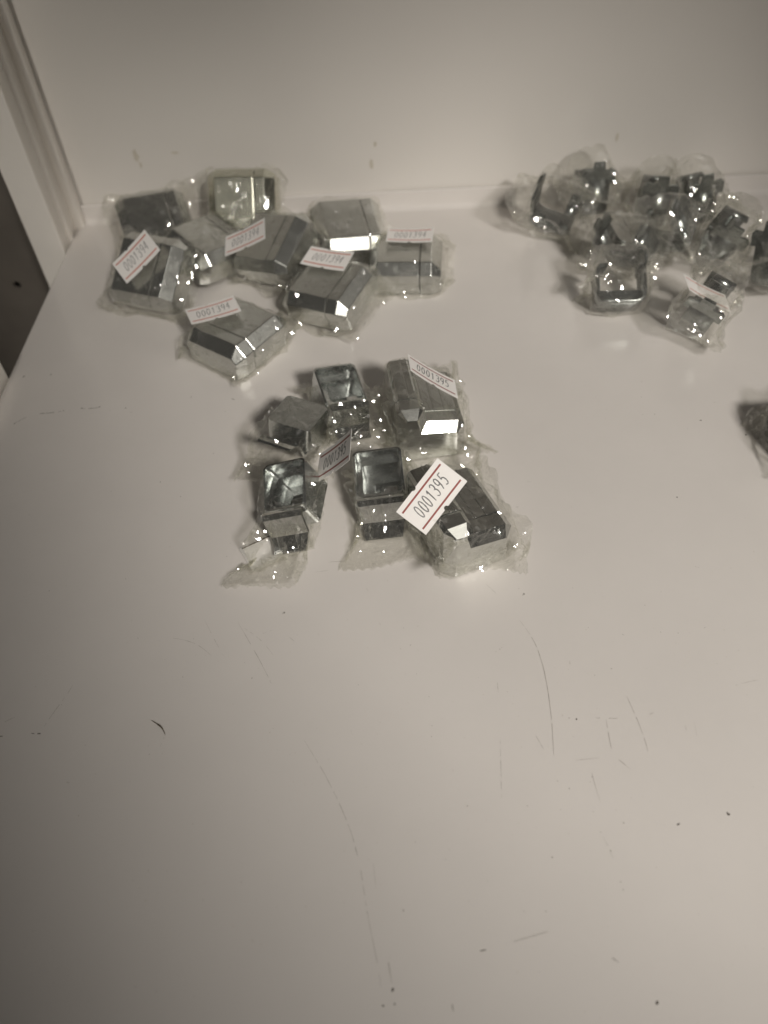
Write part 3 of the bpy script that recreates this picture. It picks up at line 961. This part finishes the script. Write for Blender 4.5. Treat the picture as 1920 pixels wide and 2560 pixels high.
PIECE = {'A': (A_PLANES, ((-A_L / 2, A_L / 2), (-13, 13), (-12, 11.8)), 'wrapped_corner_cover', 'trim packet'),
         'B': (B_PLANES, ((-hx_, hx_), (-B_Y / 2, B_Y / 2), (-B_Z / 2, B_Z / 2)), 'wrapped_square_cover', 'trim packet'),
         'D': (D_PLANES, ((-14.6, 14.2), (-9.03, 9.03), (-8.14, 7.77)), 'wrapped_corner_cover', 'trim packet'),
         'C': (C_PLANES, ((-11.2, 11.2), (-8.6, 8.6), (-9.6, 18.2)), 'wrapped_clip', 'clip packet')}
FACE_ON = np.array([[0.635, -0.772, 0.035], [0.603, 0.467, -0.647], [0.483, 0.432, 0.762]])
GA, GB, GC = 'film-wrapped corner covers in the front pile', 'film-wrapped square covers in the left rear pile', 'film-wrapped clips in the right rear pile'
PACKETS = [
    # front pile
    dict(kind='A', pos=(17, 183, 12), rot=(-67, 0, 0), rest=1, group=GA, ext=(11, 12), slack=1.3,
         tag=('0001395', (6.7, 176.8, 29.1), FACE_ON, False),
         label='chrome cover at the right front of the front pile, sharp white sticker tilted up'),
    dict(kind='A', pos=(6.7, 239, 12), rot=(-82, 0, 0), rest=1, group=GA, ext=(8, 12), slack=1.28, puff=1.2,
         tag=('0001395', (9.4, 237.8, 29.0), euler_m(-2.6, 37.1, -9.7), False),
         label='chrome cover at the back right of the front pile, sticker sloping down to the right'),
    dict(kind='D', pos=(-26, 245, 12), rot=(-66, 2, -12), rest=1, group=GA, ext=(10, 12), slack=1.38,
         label='hollow-side-up chrome cover without a sticker at the back centre of the front pile'),
    dict(kind='D', pos=(-11, 195, 12), rot=(-88, 6, 6), rest=1, group=GA, ext=(10, 13), slack=1.38,
         tag=('0001395', (-26.8, 200.7, 25.0), euler_m(-21.9, -49.8, 21.8), False),
         label='upturned chrome cover in the middle of the front pile, steep sticker on its left flank'),
    dict(kind='D', pos=(-44, 188, 13), rot=(-98, 8, 24), rest=1, group=GA, ext=(8, 17), slack=1.36,
         tag=('-', (-50.5, 180.0, 0.45), euler_m(30, 0, 0), False),
         label='upturned chrome cover at the front left of the front pile with a long film tail'),
    dict(kind='D', pos=(-46, 226, 10), rot=(-112, -8, 176), rest=1, group=GA, ext=(9, 10), slack=1.42,
         label='small flat-topped chrome cover at the far left of the front pile, no sticker'),
    # left rear pile
    dict(kind='B', pos=(-76, 296, 9), rot=(-125, 0, 0), rest=1, group=GB, ext=(10, 8), slack=1.13,
         tag=('0001394', (-84.9, 298, 20.3), euler_m(23.1, 0, 0), True),
         label='square chrome cover nearest the viewer in left rear pile, sticker on its left half'),
    dict(kind='B', pos=(-35, 322, 11), rot=(-28, -4, 8), rest=1, group=GB, ext=(8, 10), slack=1.13,
         tag=('0001394', (-35.3, 330.3, 23.5), euler_m(-23.7, -2.8, 10), True),
         label='square chrome cover with a centred sticker at the front right of the left rear pile'),
    dict(kind='B', pos=(1, 349, 9), rot=(-4, 0, 0), rest=1, group=GB, ext=(7, 9), slack=1.13,
         tag=('0001394', (3.4, 355.5, 18.6), euler_m(-6, -1, 0), True),
         label='square chrome cover at the right end of left rear pile, sticker toward its rear'),
    dict(kind='B', pos=(-121, 335, 20), rot=(-20, 0, 38), rest=1, group=GB, ext=(8, 9), slack=1.13,
         tag=('0001394', (-122.9, 329.3, 29.3), euler_m(21.6, -33.6, 31.4), True),
         label='square chrome cover propped steeply at the left of the left rear pile, slanted sticker'),
    dict(kind='B', pos=(-63, 352, 18), rot=(-33, -12, 26), group=GB, ext=(8, 9), slack=1.13,
         tag=('0001394', (-73.7, 341.5, 29.3), euler_m(-3.7, -24.4, 16.9), True),
         label='tilted square chrome cover with a faded sticker in the centre of the left rear pile'),
    dict(kind='B', pos=(-27, 370, 19), rot=(14, 6, 16), rest=1, group=GB, ext=(12, 9), slack=1.10,
         label='dark square chrome cover without a sticker behind the right half of the left rear pile'),
    dict(kind='B', pos=(-82, 391, 19), rot=(-4, 0, 56), rest=1, warm=1, group=GB, ext=(10, 8), slack=1.10,
         label='square chrome cover stood up against the back panel, highest of the left rear pile'),
    dict(kind='B', pos=(-126, 379, 18), rot=(22, 4, 30), rest=1, group=GB, ext=(10, 8), slack=1.14,
         label='dark square chrome cover at the back left corner of the left rear pile'),
    dict(kind='B', pos=(-97, 362, 12), rot=(48, 8, 10), rest=1, group=GB, ext=(10, 10), slack=1.14,
         label='crumpled film packet half hidden between the two stickered covers of the left rear pile'),
    # right rear pile
    dict(kind='C', pos=(77, 380, 10), rot=(-24, 10, 22), rest=1, group=GC, ext=(16, 10), slack=1.28, puff=1.2,
         label='grey clip with a cross tab at the left end of the right rear pile'),
    dict(kind='C', pos=(97, 394, 16), rot=(96, 8, 0), group=GC, ext=(9, 9), slack=1.28, puff=1.2,
         label='pale grey clip highest at the back of the right rear pile, left of centre'),
    dict(kind='C', pos=(107, 343, 10), rot=(-40, -14, 34), rest=1, group=GC, ext=(10, 12), slack=1.28, puff=1.2,
         label='pale film packet left of centre in right rear pile, behind the front left clip'),
    dict(kind='C', pos=(127, 384, 15), rot=(82, 0, 4), group=GC, ext=(9, 10), slack=1.3, puff=1.2,
         label='clip with an upright dark cross tab at the back centre of the right rear pile'),
    dict(kind='C', pos=(127, 354, 12), rot=(140, 22, -28), rest=1, group=GC, ext=(10, 10), slack=1.14,
         label='grey clip in the very middle of the right rear pile below the dark cross tab'),
    dict(kind='C', pos=(148, 384, 15), rot=(98, 0, -6), group=GC, ext=(9, 10), slack=1.3, puff=1.2,
         label='clip with an upright cross tab at the back right of the right rear pile'),
    dict(kind='C', pos=(152, 348, 13), rot=(64, -14, 22), rest=1, group=GC, ext=(11, 11), slack=1.14,
         label='darkest clip of the right rear pile, in the right centre under a diagonal film fold'),
    dict(kind='C', pos=(97, 314, 10), rot=(178, 0, 58), rest=1, group=GC, ext=(9, 9), slack=1.10,
         label='rounded grey clip at the front left of the right rear pile with two bright streaks'),
    dict(kind='C', pos=(131, 295, 11), rot=(52, -20, 16), rest=1, group=GC, ext=(10, 11), slack=1.14,
         tag=('', (127.2, 290.0, 24.5), euler_m(-4.4, 28.5, -1.4), True),
         label='grey clip nearest the viewer in the right rear pile with a folded white sticker'),
    dict(kind='C', pos=(170, 322, 11), rot=(30, 20, -24), rest=1, group=GC, ext=(12, 10), slack=1.26,
         label='crinkled film packet of the right rear pile cut off by the right picture edge'),
    # lone packet at the right edge
    dict(kind='A', pos=(158, 221, 12), rot=(4, 0, 0), rest=1, group=GA, ext=(9, 8), slack=1.3,
         label='lone wrapped cover cut off by the right picture edge, dark shadow to its left'),
]


built = []
for i, p in enumerate(PACKETS):
    Rm = euler_m(*p['rot'])
    T = np.array(p['pos'], float)
    # lift so that the lowest corner rests on the shelf when asked
    pl_n, pl_d = PIECE[p['kind']][0]
    dims = PIECE[p['kind']][1]
    corners = np.array([(x, y, z) for x in dims[0] for y in dims[1] for z in dims[2]]) @ Rm.T + T
    if p.get('rest'):
        T[2] += 0.6 - corners[:, 2].min()
    built.append((Rm, T, pl_n @ Rm.T, pl_d + (pl_n @ Rm.T) @ T))

for i, p in enumerate(PACKETS):
    planes, dims, name, cat = PIECE[p['kind']]
    Rm, T, wn, wd = built[i]
    root = bpy.data.objects.new(name, None)
    COL.objects.link(root)
    Mw = Matrix.Translation(Vector(T) * MM) @ Matrix(Rm.tolist()).to_4x4()
    base = Vector((T[0] * MM, T[1] * MM, 0.0))
    root.location = base
    tag(root, p['label'], cat, p['group'])
    holder = {}
    before = set(COL.objects)
    build_piece(p['kind'], root)
    rel = Matrix.Translation(-base) @ Mw
    for o in set(COL.objects) - before:
        if o.parent is root:
            o.matrix_local = rel @ o.matrix_local
    if p.get('warm'):
        for o in root.children:
            o.data = o.data.copy()
            o.data.materials[0] = M['chrome_warm']  # greenish-gold reflection painted on as this cover's colour
    lab = None
    if 'tag' in p:
        num, c, fr, faded = p['tag']
        Lm = np.array(fr, float)
        lab = (Lm, np.array(c, float))
        F4 = Matrix.Translation(Vector(c) * MM - base) @ Matrix(Lm.tolist()).to_4x4()
        build_label(root, num, F4, faded)
    oth = [(built[j][2], built[j][3]) for j in range(len(PACKETS)) if j != i and np.linalg.norm(built[j][1] - T) < 52]
    near = p['kind'] in 'AD'
    nu, nv = (84, 62) if near else (60, 44)
    W = relax_film(Rm, T, planes, dims, oth, lab, 100 + i * 7 + p.get('seed', 0), nu, nv, p.get('ext', (11, 11)), p.get('slack', 1.13), p.get('puff', 1.0))
    V = W.reshape(-1, 3) * MM - np.array(base)
    faces = []
    for r_ in range(nv - 1):
        for c_ in range(nu):
            a_, b_ = r_ * nu + c_, r_ * nu + (c_ + 1) % nu
            c2, d2 = a_ + nu, b_ + nu
            if (r_ + c_) % 2:
                faces += [(a_, b_, d2), (a_, d2, c2)]
            else:
                faces += [(a_, b_, c2), (b_, d2, c2)]
    me = mesh_pd('film_wrap', V, faces)
    me.shade_smooth()
    me.set_sharp_from_angle(angle=math.radians(20 if near else 28))
    link('film_wrap', me, {'C': 'film_cloudy', 'B': 'film_soft'}.get(p['kind'], 'film'), root)
